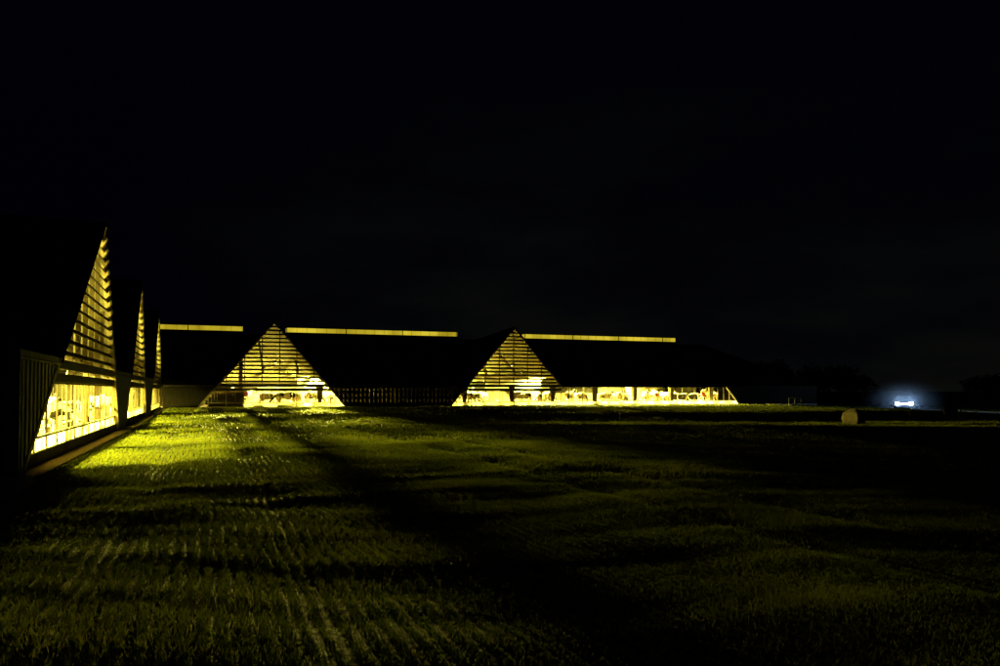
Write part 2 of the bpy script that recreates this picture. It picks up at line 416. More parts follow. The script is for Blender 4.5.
# roof: folded plates
E = lambda y: (XW+.12, y, WE)
Rg = lambda y: (WR, y, ZR)
faces = []; prev_e, prev_r = 18.3, 18.3
for i, (L, A, Rr) in enumerate(T):
    el, er = tl(i, WE), min(trr(i, WE), YEND)
    ap = (XW+.12, A[0], A[1]+.08)
    faces.append([E(prev_e), E(el), Rg(A[0]), Rg(prev_r)] if prev_r != A[0] else [E(prev_e), E(el), Rg(A[0])])
    faces.append([E(el), ap, Rg(A[0])])
    if er < YEND: faces.append([ap, E(er), Rg(A[0])])
    else: faces.append([ap, (XW+.12, YEND, A[1]-(YEND-A[0])*(A[1]-.28)/(Rr-A[0])+.08), Rg(YEND), Rg(A[0])])
    prev_e, prev_r = er, A[0]
back = [(WR, 18.3, ZR), (WR, YEND, ZR), (XW-21, YEND, WE), (XW-21, 18.3, WE)]
roof_parts(wing, WO, faces+[back])
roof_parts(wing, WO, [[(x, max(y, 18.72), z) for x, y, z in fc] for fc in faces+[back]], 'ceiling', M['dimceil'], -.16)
ew = MB()                                   # near end wall, vertical boards
for k in range(80):
    x = XW-.14-k*.26
    if x < XW-20.6: break
    zt_ = WE+(ZR-WE)*(1-abs(x-WR)/10.5)
    ew.box(x-.235, x, 18.5, 18.56, .0, zt_-.15)
ew.build('end_wall_boards', M['door'], wing, WO)
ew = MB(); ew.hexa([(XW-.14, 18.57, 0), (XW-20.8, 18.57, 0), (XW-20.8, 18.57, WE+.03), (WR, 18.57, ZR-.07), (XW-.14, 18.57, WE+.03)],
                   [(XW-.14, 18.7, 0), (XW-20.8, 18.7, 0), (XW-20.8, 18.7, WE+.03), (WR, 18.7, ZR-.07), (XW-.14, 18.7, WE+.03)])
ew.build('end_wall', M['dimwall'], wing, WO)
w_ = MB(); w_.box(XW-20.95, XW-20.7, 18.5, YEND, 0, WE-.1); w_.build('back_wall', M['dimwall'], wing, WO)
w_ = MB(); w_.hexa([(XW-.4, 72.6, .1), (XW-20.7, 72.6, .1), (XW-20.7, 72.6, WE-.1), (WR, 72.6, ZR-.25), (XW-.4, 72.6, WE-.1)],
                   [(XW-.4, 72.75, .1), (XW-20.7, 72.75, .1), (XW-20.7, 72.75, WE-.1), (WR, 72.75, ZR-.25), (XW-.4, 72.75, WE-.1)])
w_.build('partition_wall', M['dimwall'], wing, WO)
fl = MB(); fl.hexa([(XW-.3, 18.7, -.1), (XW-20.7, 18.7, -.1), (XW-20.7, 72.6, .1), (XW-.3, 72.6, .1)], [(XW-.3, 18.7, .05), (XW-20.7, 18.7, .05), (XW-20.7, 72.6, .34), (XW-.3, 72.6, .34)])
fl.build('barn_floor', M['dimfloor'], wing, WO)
for k in range(12):                         # inner posts and rafters
    y = 20.4+k*4.55; zf = .03+.3*max(0, (y-18.7)/54)
    for xo in (1.9, 8.4):
        x = XW-xo; zt_ = WE+(ZR-WE)*xo/10.5-.2
        p = MB(); p.box(x-.11, x+.11, y-.11, y+.11, zf, zt_); p.build('inner_post', M['post'], wing, WO)
    rf = MB(); rf.hexa([(XW-.4, y-.07, WE-.05), (XW-.4, y+.07, WE-.05), (WR, y+.07, ZR-.2), (WR, y-.07, ZR-.2)],
                       [(XW-.4, y-.07, WE-.33), (XW-.4, y+.07, WE-.33), (WR, y+.07, ZR-.5), (WR, y-.07, ZR-.5)])
    rf.build('rafter', M['post'], wing, WO)

# ---------------- main barn
ME, ZB = 2.30, .30
MO = (25, 85, ZB)
barn = empty('cow_barn', MO, 'wide dark cow barn across the far side of the field, two slatted gables glowing yellow', 'barn')
G1 = (-.9, (5.5, 7.95), 12.0); G2 = (21.8, (28.5, 8.1), 35.4)
gable(barn, MO, mmap, G1[0], G1[1], G1[2], ZB, ME+.1, 1.5, kick=(.04, .38), kmin=2.98)
gl = lambda G, z: edge_s((G[0], ZB), G[1], z)
gr = lambda G, z: edge_s((G[2], ZB), G[1], z)
XE = 55.4                                   # lower right corner of the glazed strip
def fR(z): return XE-(z-ZB)*.88
# second gable: upper part
root, org = barn, MO
def gable2():
    L, A, Rr = G2; ze = ME+.1
    sl = lambda z: gl(G2, z); sr = lambda z: gr(G2, z)
    lv = MB(); z = ze+.12
    while z < A[1]-.22:
        a0, a1 = sl(z), sr(z); b0, b1 = sl(z+.135), sr(z+.135)
        if a1-a0 > .15:
            lv.hexa([mmap(a0, z, -.02), mmap(a1, z, -.02), mmap(a1, z+.02, .01), mmap(a0, z+.02, .01)],
                    [mmap(b0, z+.135, -.11), mmap(b1, z+.135, -.11), mmap(b1, z+.155, -.08), mmap(b0, z+.155, -.08)])
        z += .35
    lv.build('louvre', M['slat'], root, org)
    for k in range(-4, 5):
        s = A[0]+k*1.5; zt_ = A[1]-abs(s-A[0])*(A[1]-ZB)/6.8-.25
        if zt_ > ze+.3:
            up = MB(); up.prism([(s-.045, ze), (s+.045, ze), (s+.045, zt_), (s-.045, zt_)], -.30, -.16, mmap); up.build('louvre_upright', M['beam'], root, org)
    w = .16; ww = w*1.33
    for side, z0 in ((-1, ZB), (1, ME)):
        P = (L, ZB) if side < 0 else (Rr, ZB); e0 = edge_s(P, A, z0)
        t = MB(); t.prism([(e0, z0), (e0-side*ww, z0), (A[0], A[1]-w*1.1), (A[0], A[1]+.05)], -.14, .07, mmap); t.build('raking_board', M['trim'], root, org)
    for (za, zz, o) in ((ze-.62, ze-.40, .0), (ze-.27, ze-.02, .02)):
        b = MB(); b.prism([(sl(za)+.02, za), (sr(ME) if za < ME-.3 else sr(za)-.02, za), (sr(ME) if za < ME-.3 else sr(zz)-.02, zz), (sl(zz)+.02, zz)], -.20, o, mmap)
        b.build('eave_beam', M['beam'], root, org)
    glazed(root, org, mmap, sl, lambda z: 34.0, ZB, ze-.63, 1.5, (.04, .38))
gable2()
glazed(barn, MO, mmap, lambda z: 34.0, fR, ZB, ME-.12, 1.5, (.04, .38))
b = MB(); e0, e1 = fR(ZB), fR(ME)
b.prism([(e0, ZB), (e1, ME), (e1-.22, ME), (e0-.22, ZB)], -.13, .06, mmap); b.build('raking_board', M['trim'], barn, MO)
b = MB(); b.prism([(gr(G2, ME)-.2, ME-.12), (fR(ME)-.02, ME-.12), (fR(ME)-.02, ME-.005), (gr(G2, ME)-.2, ME-.005)], -.2, -.02, mmap); b.build('eave_beam', M['cladding'], barn, MO)
zt = ME-.2
cladding(barn, MO, mmap, (XW+.1, XW+.1), (G1[0], gl(G1, zt)), ZB, zt, fascia=False, slots=())
cladding(barn, MO, mmap, (G1[2], gr(G1, zt)), (G2[0], gl(G2, zt)), ZB, zt, fascia=False, slots=(ZB+.55, ZB+1.1, ZB+1.62), pitch=.40, gap=.055)
cladding(barn, MO, mmap, (XE, fR(zt)), (66, 66), ZB, zt, fascia=False)
for (x0, x1) in ((XW+.1, gl(G1, ME)), (gr(G1, ME), gl(G2, ME)), (fR(ME), 66)):
    f = MB(); f.prism([(x0, zt), (x1, zt), (x1, ME+.02), (x0, ME+.02)], -.04, .05, mmap); f.build('fascia', M['cladding'], barn, MO)
for x0, x1 in ((XW+.1, G1[0]), (G1[2], G2[0]), (XE, 66)): 
    pl = MB(); pl.box(x0, x1, YM-.03, YM+.3, ZB-.4, ZB-.006); pl.build('plinth', M['concrete'], barn, MO)
# brown sliding door standing in the left part of the first gable
dd = MB(); s = -.2
while s < 2.85:
    zt_ = min(ME-.56, ZB+(s+.75)*1.18)
    if zt_ > ZB+.3: dd.prism([(s, ZB+.28), (s+.23, ZB+.28), (s+.23, zt_), (s, zt_)], -.36, -.31, mmap)
    s += .245
door = dd.build('sliding_door', M['door'], barn, MO)
dk = MB(); dk.prism([(-.1, ZB+.05), (2.95, ZB+.05), (2.95, ZB+.29), (.1, ZB+.29)], -.40, -.37, mmap); dk.prism([(0.2, ZB+.28), (2.9, ZB+.28), (2.9, ME-.55), (1.3, ME-.55)], -.43, -.40, mmap)
dk.build('door_backing', M['door'], door, MO)
# roof
MRY, MRZ = 85.0, 7.60
E = lambda x: (x, YM-.12, ME); Rg = lambda x: (x, MRY, MRZ)
faces = []
a1, a2 = G1[1], G2[1]
ap1, ap2 = (a1[0], YM-.12, a1[1]+.08), (a2[0], YM-.12, a2[1]+.08)
faces += [[E(XW+.14), E(gl(G1, ME)), Rg(a1[0]), Rg(XW-21), (XW-21, YM+.02, ME+.1), (XW+.14, YM+.02, ME+.06)],
          [E(gl(G1, ME)), ap1, Rg(a1[0])], [ap1, E(gr(G1, ME)), Rg(a1[0])],
          [E(gr(G1, ME)), E(gl(G2, ME)), Rg(a2[0]), Rg(a1[0])],
          [E(gl(G2, ME)), ap2, Rg(a2[0])], [ap2, E(gr(G2, ME)), Rg(a2[0])],
          [E(gr(G2, ME)), E(66.1), Rg(59), Rg(a2[0])],
          [E(66.1), (66.1, 97.1, ME), Rg(59)],
          [Rg(XW-21), Rg(59), (66.1, 97.1, ME), (XW-21, 97.1, ME)]]
faces[0] = [E(XW+.14), E(gl(G1, ME)), Rg(a1[0]), Rg(XW+.14)]
faces.insert(1, [(XW+.14, YM, ME), Rg(XW+.14), Rg(XW-21), (XW-21, YM, ME)])
roof_parts(barn, MO, faces); roof_parts(barn, MO, faces, 'ceiling', M['ceiling'], -.16)
# glowing ridge lanterns
def px_at(px, y):                          # helper used once: picture column -> x on a line of constant y
    return y*math.tan(math.atan((px-500)/790)+R(20.28))
for (p0, p1) in ((120, 242), (286, 455.5), (523, 673)):
    x0, x1 = px_at(p0, MRY), px_at(p1, MRY)
    lm = MB(); lm.box(x0, x1, MRY-.55, MRY+.55, MRZ+.25, MRZ+.71); lo = lm.build('ridge_skylight', M['lantern'], barn, MO)
    cpm = MB(); cpm.box(x0-.05, x1+.05, MRY-.7, MRY+.7, MRZ+.715, MRZ+.77); cpm.box(x0-.05, x1+.05, MRY-.62, MRY+.62, MRZ-.5, MRZ+.245); cpm.build('skylight_cap', M['roof'], lo, MO)
    x = x0; k = 0
    while x <= x1:
        w_ = .010 if k % 6 else .04
        bm_ = MB(); bm_.box(x-w_, x+w_, MRY-.58, MRY-.552, MRZ+.25, MRZ+.71); bm_.build('glazing_bar', M['beam'], lo, MO); x += 1.02; k += 1
# inside
fl = MB(); fl.box(XW-20.7, 65.8, YM+.3, 96.8, ZB-.3, ZB+.02); fl.build('barn_floor', M['floor'], barn, MO)
bw = MB(); bw.box(XW-20.9, 66, 96.8, 97, ZB-.3, ME+.4); bw.build('back_wall', M['white'], barn, MO)
bw = MB(); bw.hexa([(65.8, YM+.2, ZB), (66, YM+.2, ZB), (66, YM+.2, ME-.1), (65.8, YM+.2, ME-.1)], [(65.8, 96.7, ZB), (66, 96.7, ZB), (66, 96.7, ME-.1), (65.8, 96.7, ME-.1)]); bw.build('end_wall', M['cladding'], barn, MO)
bw = MB(); bw.box(XW-21, XW-20.75, YM, 97, ZB, ME); bw.build('end_wall', M['white'], barn, MO)
x = -2.0; k = 0
skip = [(8.3, 13.6), (32.2, 41.6), (50.2, 57.2)]
while x < 63:
    w_ = random.choice((1.7, 2.1, 2.6))
    if not any(a-w_ < x < b_ for a, b_ in skip):
        wf = MB(); wf.box(x-.07, x+w_+.07, 96.70, 96.79, ZB+1.12, ME+.30); wf_ = wf.build('back_window', M['white'], barn, MO)
        pn = MB(); pn.box(x, x+w_, 96.66, 96.695, ZB+1.20, ME+.24); pn.build('pane', M['darkpane'], wf_, MO)
    x += w_+random.uniform(.3, .7)
# white lit partitions well inside, inverted trapezes
for (s0, s1, y) in ((9.2, 14.2, 92.), (31.8, 39.8, 92.), (51.3, 56.9, 92.)):
    pw = MB(); pw.hexa([(s0+.9, y, ZB+.02), (s1-.9, y, ZB+.02), (s1, y, ME+1.1), (s0, y, ME+1.1)], [(s0+.9, y+.12, ZB+.02), (s1-.9, y+.12, ZB+.02), (s1, y+.12, ME+1.1), (s0, y+.12, ME+1.1)])
    pw.build('partition_wall', M['white'], barn, MO)
for x in (9.6, 23.5, 28.45, 32.9, 37.7, 42.4, 46.9, 52.0):
    zz = 4.6 if (G1[0]+3 < x < G1[2]-3 or G2[0]+3 < x < G2[2]-3) else ME+.05
    p = MB(); p.hexa([(x-.13, YM+.55, ZB), (x+.13, YM+.55, ZB), (x+.13, YM+.75, ZB), (x-.13, YM+.75, ZB)],
                     [(x-.32, YM+.50, ME-.02), (x+.32, YM+.50, ME-.02), (x+.32, YM+.78, ME-.02), (x-.32, YM+.78, ME-.02)])
    p.build('inner_post', M['beam'], barn, MO)
p = MB(); p.box(2.54, 2.88, YM+.45, YM+.70, ZB, 4.3); p.build('inner_post', M['post'], barn, MO)  # added post, sized so its shadow makes the dark wedge on the field
for k in range(20):
    x = -1.5+k*3.15
    rf = MB(); rf.hexa([(x-.07, YM+3.6, ME+1.5), (x+.07, YM+3.6, ME+1.5), (x+.07, MRY, MRZ-.2), (x-.07, MRY, MRZ-.2)],
                       [(x-.07, YM+3.6, ME+1.2), (x+.07, YM+3.6, ME+1.2), (x+.07, MRY, MRZ-.5), (x-.07, MRY, MRZ-.5)])
    rf.build('rafter', M['beam'], barn, MO)
    cb = MB(); cb.box(x-.07, x+.07, YM+3.4, 93.4, ME+1.0, ME+1.24); cb.build('tie_beam', M['beam'], barn, MO)

# ------------------------------------------------------------------ lamps
LC = (1.0, .84, .10); CONE, BLEND = 158, .5
def make_lamp(label, group, loc, power):
    r = empty('barn_lamp', loc, label, 'lamp', group)
    c = MB(); c.lathe([(.03, .45), (.05, .20), (.17, .16), (.19, .10), (.16, .08)], (0, 0, 0), 16); c.build('lamp_cap', M['grey'], r)
    g_ = MB(); g_.lathe([(.10, .075), (.14, .02), (.12, -.06), (.05, -.11)], (0, 0, 0), 16); g_.build('lamp_glass', M['bulb'], r, smooth=True)
    c = MB(); c.tube([(0, 0, .45), (0, 0, .72)], .012, 6); c.build('hanging_rod', M['grey'], r)
    return r
lampP = {}
def light(power, parent, rot):
    key = (round(power), rot, CONE)
    if key not in lampP:
        L = bpy.data.lights.new('lamp_light', 'SPOT'); L.energy = power; L.color = LC; L.shadow_soft_size = .16; L.spot_size = R(CONE); L.spot_blend = BLEND; lampP[key] = L
    o = bpy.data.objects.new('lamp_light', lampP[key]); COL.objects.link(o); o.parent = parent; o.location = (0, 0, -.30); o.rotation_euler = [R(q) for q in rot]
proto = None
def lamp(loc, power, label, group, rot):
    global proto
    if proto is None: proto = make_lamp(label, group, loc, power); r = proto; light(power, r, rot); return
    r = bpy.data.objects.new('barn_lamp', None); COL.objects.link(r); r.location = loc; tag(r, label, 'lamp', group)
    for ch in proto.children:
        if ch.type == 'MESH': c = ch.copy(); COL.objects.link(c); c.parent = r
    light(power, r, rot)
for k in range(6): lamp((XW-5.2, 23.5+k*9.2, 4.45), (85000, 85000, 75000, 60000, 36000, 12000)[k], 'added narrow spot inside the left wing, aimed at the boulder', 'lamps inside the left wing', (0, -3, 0))
CONE, BLEND = 150, .3
for k in range(9): lamp((XW-4.0, 24.0+k*5.6, 2.5), 6000 if k < 3 else 10000, 'added uplight brightening the ceiling inside the left wing', 'added uplights inside the left wing', (180, 0, 0))  # added to brighten the ceiling behind the wing louvres
LC = (1.0, .84, .11)
for x, pw in ((-3, 5000), (6.2, 30000), (12.5, 22000), (18.5, 20000), (24.5, 60000), (31, 70000), (37.5, 45000), (44, 70000), (50.5, 62000), (57, 30000)):
    CONE, BLEND = (150, .25) if x < 15 else (130, .3) if x < 34 else (168, .2)
    lamp((x, 80.2, 4.55 if x < 34 else 4.1), pw, 'hanging barn lamp glowing yellow inside the far barn, in the front row', 'front lamps inside the far barn', (-4, 0, 0))
for x, z, pw, cone in ((2.65, 4.15, 930000, 14.5), (8.3, 3.6, 1050000, 9.4), (5.8, 4.15, 16000, 161), (11.6, 4.15, 14000, 161), (15.5, 4.15, 14000, 160), (27.5, 4.15, 14000, 160), (39, 4.15, 14000, 160), (51, 4.15, 14000, 160), (36.5, 4.1, 45000, 52), (42.5, 4.1, 45000, 52), (47.5, 4.1, 45000, 52), (54, 4.1, 45000, 52)):  # narrow and forward-facing spots are added to throw light on the field
    CONE, BLEND = (cone, 1. if cone < 60 else .3)
    lamp((x, 91.0, z), pw, 'lamp deep inside the far barn, in the back row, narrow ones added to light the field', 'back lamps inside the far barn', (-84.6 if 5 < cone < 11 else -85 if x < 3 else -86 if cone < 60 else 0, 0, (-3.3 if x < 3 else 7.9 if cone < 4 else -.7 if cone < 11 else 0)))
CONE, BLEND = 165, .3
for x in (2.6, 7.4, 25.6, 30.6):  # hidden uplights, added so the rear ceiling glows through the gables
    lamp((x, 92.4, 2.05), 4200, 'added uplight brightening the ceiling at the back of the far barn', 'added uplights inside the far barn', (180, 0, 0))

# ------------------------------------------------------------------ cows
def cow_mesh(head_down):
    P = []; Eg = []; Rd = []
    def add(p, r, par=None):
        P.append(p); Rd.append(r if isinstance(r, tuple) else (r, r))
        if par is not None: Eg.append((par, len(P)-1))
        return len(P)-1
    pel = add((-.62, 0, 1.12), (.24, .27))
    mid = add((-.15, 0, 1.02), (.33, .36), pel); ch = add((.42, 0, 1.02), (.27, .34), mid); sh = add((.66, 0, 1.12), (.19, .25), ch)
    if head_down:
        n1 = add((.95, 0, 1.02), (.13, .18), sh); n2 = add((1.18, 0, .80), (.11, .13), n1); hd = add((1.32, 0, .62), (.115, .12), n2); mz = add((1.45, 0, .40), (.075, .08), hd); nose = add((1.49, 0, .30), (.07, .07), mz)
    else:
        n1 = add((.92, 0, 1.30), (.13, .19), sh); n2 = add((1.13, 0, 1.46), (.11, .14), n1); hd = add((1.28, 0, 1.50), (.12, .12), n2); mz = add((1.50, 0, 1.36), (.08, .085), hd); nose = add((1.60, 0, 1.30), (.075, .07), mz)
    for s in (-1, 1):
        hx, _, hz = P[hd]; e1 = add((hx-.06, s*.14, hz+.06), (.03, .03), hd); add((hx-.10, s*.29, hz+.05), (.05, .02), e1)
    rump = add((-.84, 0, 1.12), (.15, .19), pel); t1 = add((-.94, 0, 1.16), .035, rump); t2 = add((-.99, 0, .8), .025, t1); add((-.98, 0, .48), .045, t2)
    for s in (-1, 1):
        a = add((-.70, s*.20, .88), (.16, .12), pel); st = add((-.55, s*.21, .70), (.10, .09), a); hk = add((-.78, s*.20, .44), (.055, .05), st); ft = add((-.72, s*.20, .12), .045, hk); add((-.68, s*.20, .03), .058, ft)
        a = add((.48, s*.19, .82), (.13, .10), ch); kn = add((.50, s*.18, .46), (.06, .06), a); ft = add((.49, s*.18, .12), .042, kn); add((.52, s*.18, .03), .056, ft)
    ud = add((-.42, 0, .70), (.14, .15), mid)
    me = bpy.data.meshes.new('cow'); me.from_pydata(P, Eg, []); me.update()
    o = bpy.data.objects.new('cow_tmp', me); COL.objects.link(o)
    sk = o.modifiers.new('s', 'SKIN'); sk.use_smooth_shade = True
    for i, v in enumerate(me.skin_vertices[0].data): v.radius = Rd[i]; v.use_root = (i == 0)
    sb = o.modifiers.new('d', 'SUBSURF'); sb.levels = 1; sb.render_levels = 1
    dg = bpy.context.evaluated_depsgraph_get(); dg.update()
    out = bpy.data.meshes.new_from_object(o.evaluated_get(dg)); out.name = 'cow'
    bpy.data.objects.remove(o); out.materials.clear(); out.materials.append(M['cow'])
    for p in out.polygons: p.use_smooth = True
    return out
CM = [cow_mesh(False), cow_mesh(True)]
def cow(x, y, z, rz, kind, label, group):
    o = bpy.data.objects.new('cow', CM[kind]); COL.objects.link(o); o.location = (x, y, z); o.rotation_euler = (0, 0, rz); o.scale = (random.uniform(.92, 1.04),)*3
    tag(o, label, 'cow', group)
wf = lambda y: .05+.29*(y-18.7)/53.9
for (x, y, a, k) in ((-5.3, 24.6, 80, 0), (-6.3, 27.6, 110, 0), (-5.2, 29.2, 15, 1), (-6.6, 31.8, 75, 0), (-5.4, 33.6, 95, 1), (-7.4, 24.0, -60, 0), (-6.1, 37.0, 100, 0), (-5.3, 46.5, 20, 0), (-6.2, 49.0, 100, 1), (-5.4, 52.5, 10, 0), (-8.5, 30.0, 30, 0), (-9.5, 36., 170, 0)):
    cow(x, y, wf(y), R(a), k, 'black and white cow standing behind the glazing of the left wing', 'cows in the left wing')
for k in range(34):
    x = 3.6+k*1.53+random.uniform(-.4, .4); y = random.choice((75.4, 76.2, 78.5, 81.5))+random.uniform(-.3, .3)
    cow(x, y, ZB+.02, R(random.choice((0, 180, 90, -90, 35))+random.uniform(-20, 20)), int(random.random() < .4), 'black and white cow standing behind the glazed front of the far barn', 'cows in the far barn')
# bedding
for (x0, x1, y0, y1, z, par, og) in ((1, 55, 74.2, 77.6, ZB+.02, barn, MO),):
    nb = MB(); n = 90
    for i in range(n):
        a0, a1 = x0+(x1-x0)*i/n, x0+(x1-x0)*(i+1)/n; h0, h1 = [.16+.12*math.sin(q*2.1)+.07*math.sin(q*5.3) for q in (a0, a1)]
        nb.hexa([(a0, y0, z), (a1, y0, z), (a1, y1, z), (a0, y1, z)], [(a0, y0+.2, z+h0), (a1, y0+.2, z+h1), (a1, y1-.2, z+h1), (a0, y1-.2, z+h0)])
    tag(nb.build('straw', M['straw']), 'loose straw bedding spread behind the glazed front of the far barn', 'straw', kind='stuff')
# cubicle dividers
def divider():
    r = empty('cubicle_divider', (0, 0, 0), '', 'divider')
    t = MB(); t.tube([(0, .0, 0), (0, .0, 1.25)], .04, 8); t.build('upright', M['steel'], r)
    t = MB(); t.tube([(0, 0, 1.1), (0, .4, 1.16), (0, 1.3, 1.1), (0, 1.75, .98), (0, 1.86, .75), (0, 1.72, .5), (0, 1.3, .40), (0, .5, .36), (0, 0, .42)], .035, 8); t.build('loop_rail', M['steel'], r)
    return r
dv = divider(); first = True
def put_div(x, y, z, rz, label, group):
    global first
    o = dv if first else copy_tree(dv); first = False
    o.location = (x, y, z); o.rotation_euler = (0, 0, rz); tag(o, label, 'divider', group)
for k in range(40): put_div(3.4+k*1.28, 74.3+(.0 if k % 9 else .3), ZB+.02, 0, 'bent steel tube cubicle divider just behind the glazed front of the far barn', 'cubicle dividers in the far barn')
for k in range(13): put_div(-4.9, 21.0+k*1.35+(4.6 if k > 12 else 0), wf(21+k*1.35), R(90), 'bent steel tube cubicle divider behind the nearest glazed gable of the left wing', 'cubicle dividers in the left wing')
# red buckets hung on posts, ladder
def bucket(x, y, z, label):
    r = empty('bucket', (x, y, z), label, 'bucket')
    t = MB(); t.lathe([(.17, 0), (.20, .18), (.24, .40), (.26, .41), (.26, .38), (.20, .36)], (0, 0, 0), 18); t.build('tub', M['red'], r, smooth=True)
    t = MB(); t.tube([(.25*math.cos(a), 0, .39+.26*math.sin(a)) for a in np.linspace(0, math.pi, 9)], .012, 6); t.build('handle', M['steel'], r)
bucket(3.15, 73.75, ZB+.95, 'small red bucket by the sliding door in the left gable of the far barn')
bucket(45.2, 73.9, ZB+.85, 'red bucket midway along the right half of the glazed strip of the far barn')
bucket(51.2, 73.9, ZB+.85, 'red bucket near the right hand end of the glazed strip of the far barn')
ld = empty('ladder', (9.0, 73.9, ZB), 'short dark step ladder beside a post in the left gable of the far barn', 'ladder')
for s in (-1, 1):
    t = MB(); t.box(s*.28-.03, s*.28+.03, -.03, .03, .02, 2.0); t.build('stile', M['beam'], ld)
for k in range(6):
    t = MB(); t.box(-.25, .25, -.025, .025, .3+k*.3, .36+k*.3); t.build('rung', M['beam'], ld)
# trough tubs etc. are hidden at this distance

# ------------------------------------------------------------------ things in the field, right
bx_, by_ = 31.8, 32.5
CONE, BLEND = 9, 1.  # narrow spot added to light the boulder from the left
lamp((XW-5.2, 51.2, 4.45), 170000, 'added narrow spot inside the left wing, aimed at the boulder', 'lamps inside the left wing', (85, 0, round(math.degrees(math.atan2(-(bx_-XW+5.2), by_-51.2)), 2)))
def boulder():
    bm = bmesh.new(); bmesh.ops.create_icosphere(bm, subdivisions=4, radius=1)
    from mathutils import noise
    for v in bm.verts:
        p = v.co.copy(); d_ = 1+.16*noise.noise(p*1.3+Vector((3, 1, 2)))+.05*noise.noise(p*4)
        q = p*d_
        q.x = max(-.82, min(.78, q.x)) if abs(q.x) > .6 else q.x
        q.y = max(-.62, q.y); q.z = max(-.45, q.z)
        v.co = Vector((q.x*.66, q.y*.6, (q.z+.42)*.66))
    me = bpy.data.meshes.new('boulder'); bm.to_mesh(me); bm.free(); me.materials.append(M['stone'])
    for p in me.polygons: p.use_smooth = True
    o = bpy.data.objects.new('boulder', me); COL.objects.link(o); return o
def ground_pt(px, py_fwd):
    f_ = py_fwd; r_ = f_*(px-500)/790; y_ = R(20.28)
    return f_*math.sin(y_)+r_*math.cos(y_), f_*math.cos(y_)-r_*math.sin(y_)
x, y = ground_pt(854, 41.5); bo = boulder(); bo.location = (x, y, H(x, y)-.06); bo.rotation_euler = (0, 0, R(25)); tag(bo, 'single rounded boulder lying in the dark field on the right', 'boulder')
x, y = ground_pt(795, 80); fr = empty('frame_stand', (x, y, H(x, y)), 'small pale frame of three posts under one bar at the far edge of the field', 'frame', rz=R(-20))
for s in (-.62, -.02, .60):
    t = MB(); t.box(s-.035, s+.035, -.035, .035, -.2, .80); t.build('post', M['palepaint'], fr)
t = MB(); t.box(-.68, .66, -.04, .04, .80, .88); t.build('top_bar', M['palepaint'], fr)
x, y = ground_pt(949.5, 59); cb = empty('utility_cabinet', (x, y, H(x, y)), 'low grey cabinet standing by the road on the far right', 'cabinet', rz=R(-35))
t = MB(); t.box(-.45, .45, -.25, .25, .08, .80); t.build('housing', M['grey'], cb, bevel=.015)
t = MB(); t.hexa([(-.5, -.3, .80), (.5, -.3, .80), (.5, .3, .80), (-.5, .3, .80)], [(-.46, -.27, .87), (.46, -.27, .87), (.46, .27, .9), (-.46, .27, .9)]); t.build('lid', M['grey'], cb)
t = MB(); t.box(-.42, .42, -.22, .22, -.2, .08); t.build('plinth', M['concrete'], cb)
dr = None
for s in (-1, 1):
    t = MB(); t.box(min(s*.01, s*.42), max(s*.01, s*.42), -.275, -.252, .12, .76); dr = t.build('door', M['grey'], cb)
    t = MB(); t.box(s*.05-.012, s*.05+.012, -.30, -.277, .40, .52); t.build('handle', M['black'], dr)
x, y = ground_pt(944, 62); rs = empty('road_sign', (x, y, H(x, y)), 'small round sign on a thin post behind the grey cabinet', 'sign', rz=R(-35))
t = MB(); t.tube([(0, 0, -.2), (0, 0, 1.2)], .022, 8); t.build('post', M['steel'], rs)
t = MB(); t.lathe([(.02, -.045), (.11, -.045), (.115, -.035), (.11, -.025)], (0, 0, 1.25), 24, 'y'); t.build('sign_plate', M['grey'], rs)
x, y = ground_pt(960.5, 62); mp_ = empty('marker_post', (x, y, H(x, y)), 'short pale marker post right of the grey cabinet', 'post')
t = MB(); t.box(-.05, .05, -.03, .03, -.2, .62); t.build('shaft', M['palepaint'], mp_)
t = MB(); t.box(-.052, .052, -.032, .032, .625, .68); t.build('post_cap', M['black'], mp_)

# ------------------------------------------------------------------ car
CX, CY = 71.2, 65.7
car = empty('parked_car', (CX, CY, H(CX, CY)+.03), 'dark car facing the camera with white headlights on, on the road at right', 'car', rz=math.atan2(-20, 34)+math.pi*.0)
car.rotation_euler = (0, 0, math.atan2(-34, -20)+R(-14))            # local +x is forward
prof = [(2.15, .28), (2.2, .5), (2.1, .72), (1.0, .92), (.35, 1.36), (-.2, 1.46), (-1.3, 1.42), (-1.95, 1.0), (-2.15, .92), (-2.2, .45), (-2.1, .28)]
def side_prism(pr, hw, tp=None):
    mb = MB(); mb.hexa([(x, -hw, z) for x, z in pr], [(x, hw, z) for x, z in pr]); return mb
body = side_prism([(2.15, .28), (2.22, .5), (2.12, .72), (1.05, .93), (-2.1, .97), (-2.2, .5), (-2.1, .28)], .88).build('body', M['carpaint'], car, bevel=.06)
cabm = MB(); lo_ = [(1.05, .93), (.30, 1.38), (-.2, 1.46), (-1.3, 1.43), (-2.0, .96)]
cabm.hexa([(x, -(.80 if z < 1.1 else .62), z) for x, z in lo_], [(x, (.80 if z < 1.1 else .62), z) for x, z in lo_]); cabm.build('cabin', M['carpaint'], car, bevel=.03)
t = MB(); t.hexa([(1.02, -.68, .975), (1.02, .68, .975), (.36, .54, 1.372), (.36, -.54, 1.372)], [(1.04, -.68, .985), (1.04, .68, .985), (.38, .54, 1.382), (.38, -.54, 1.382)]); t.build('windscreen', M['carglass'], car)
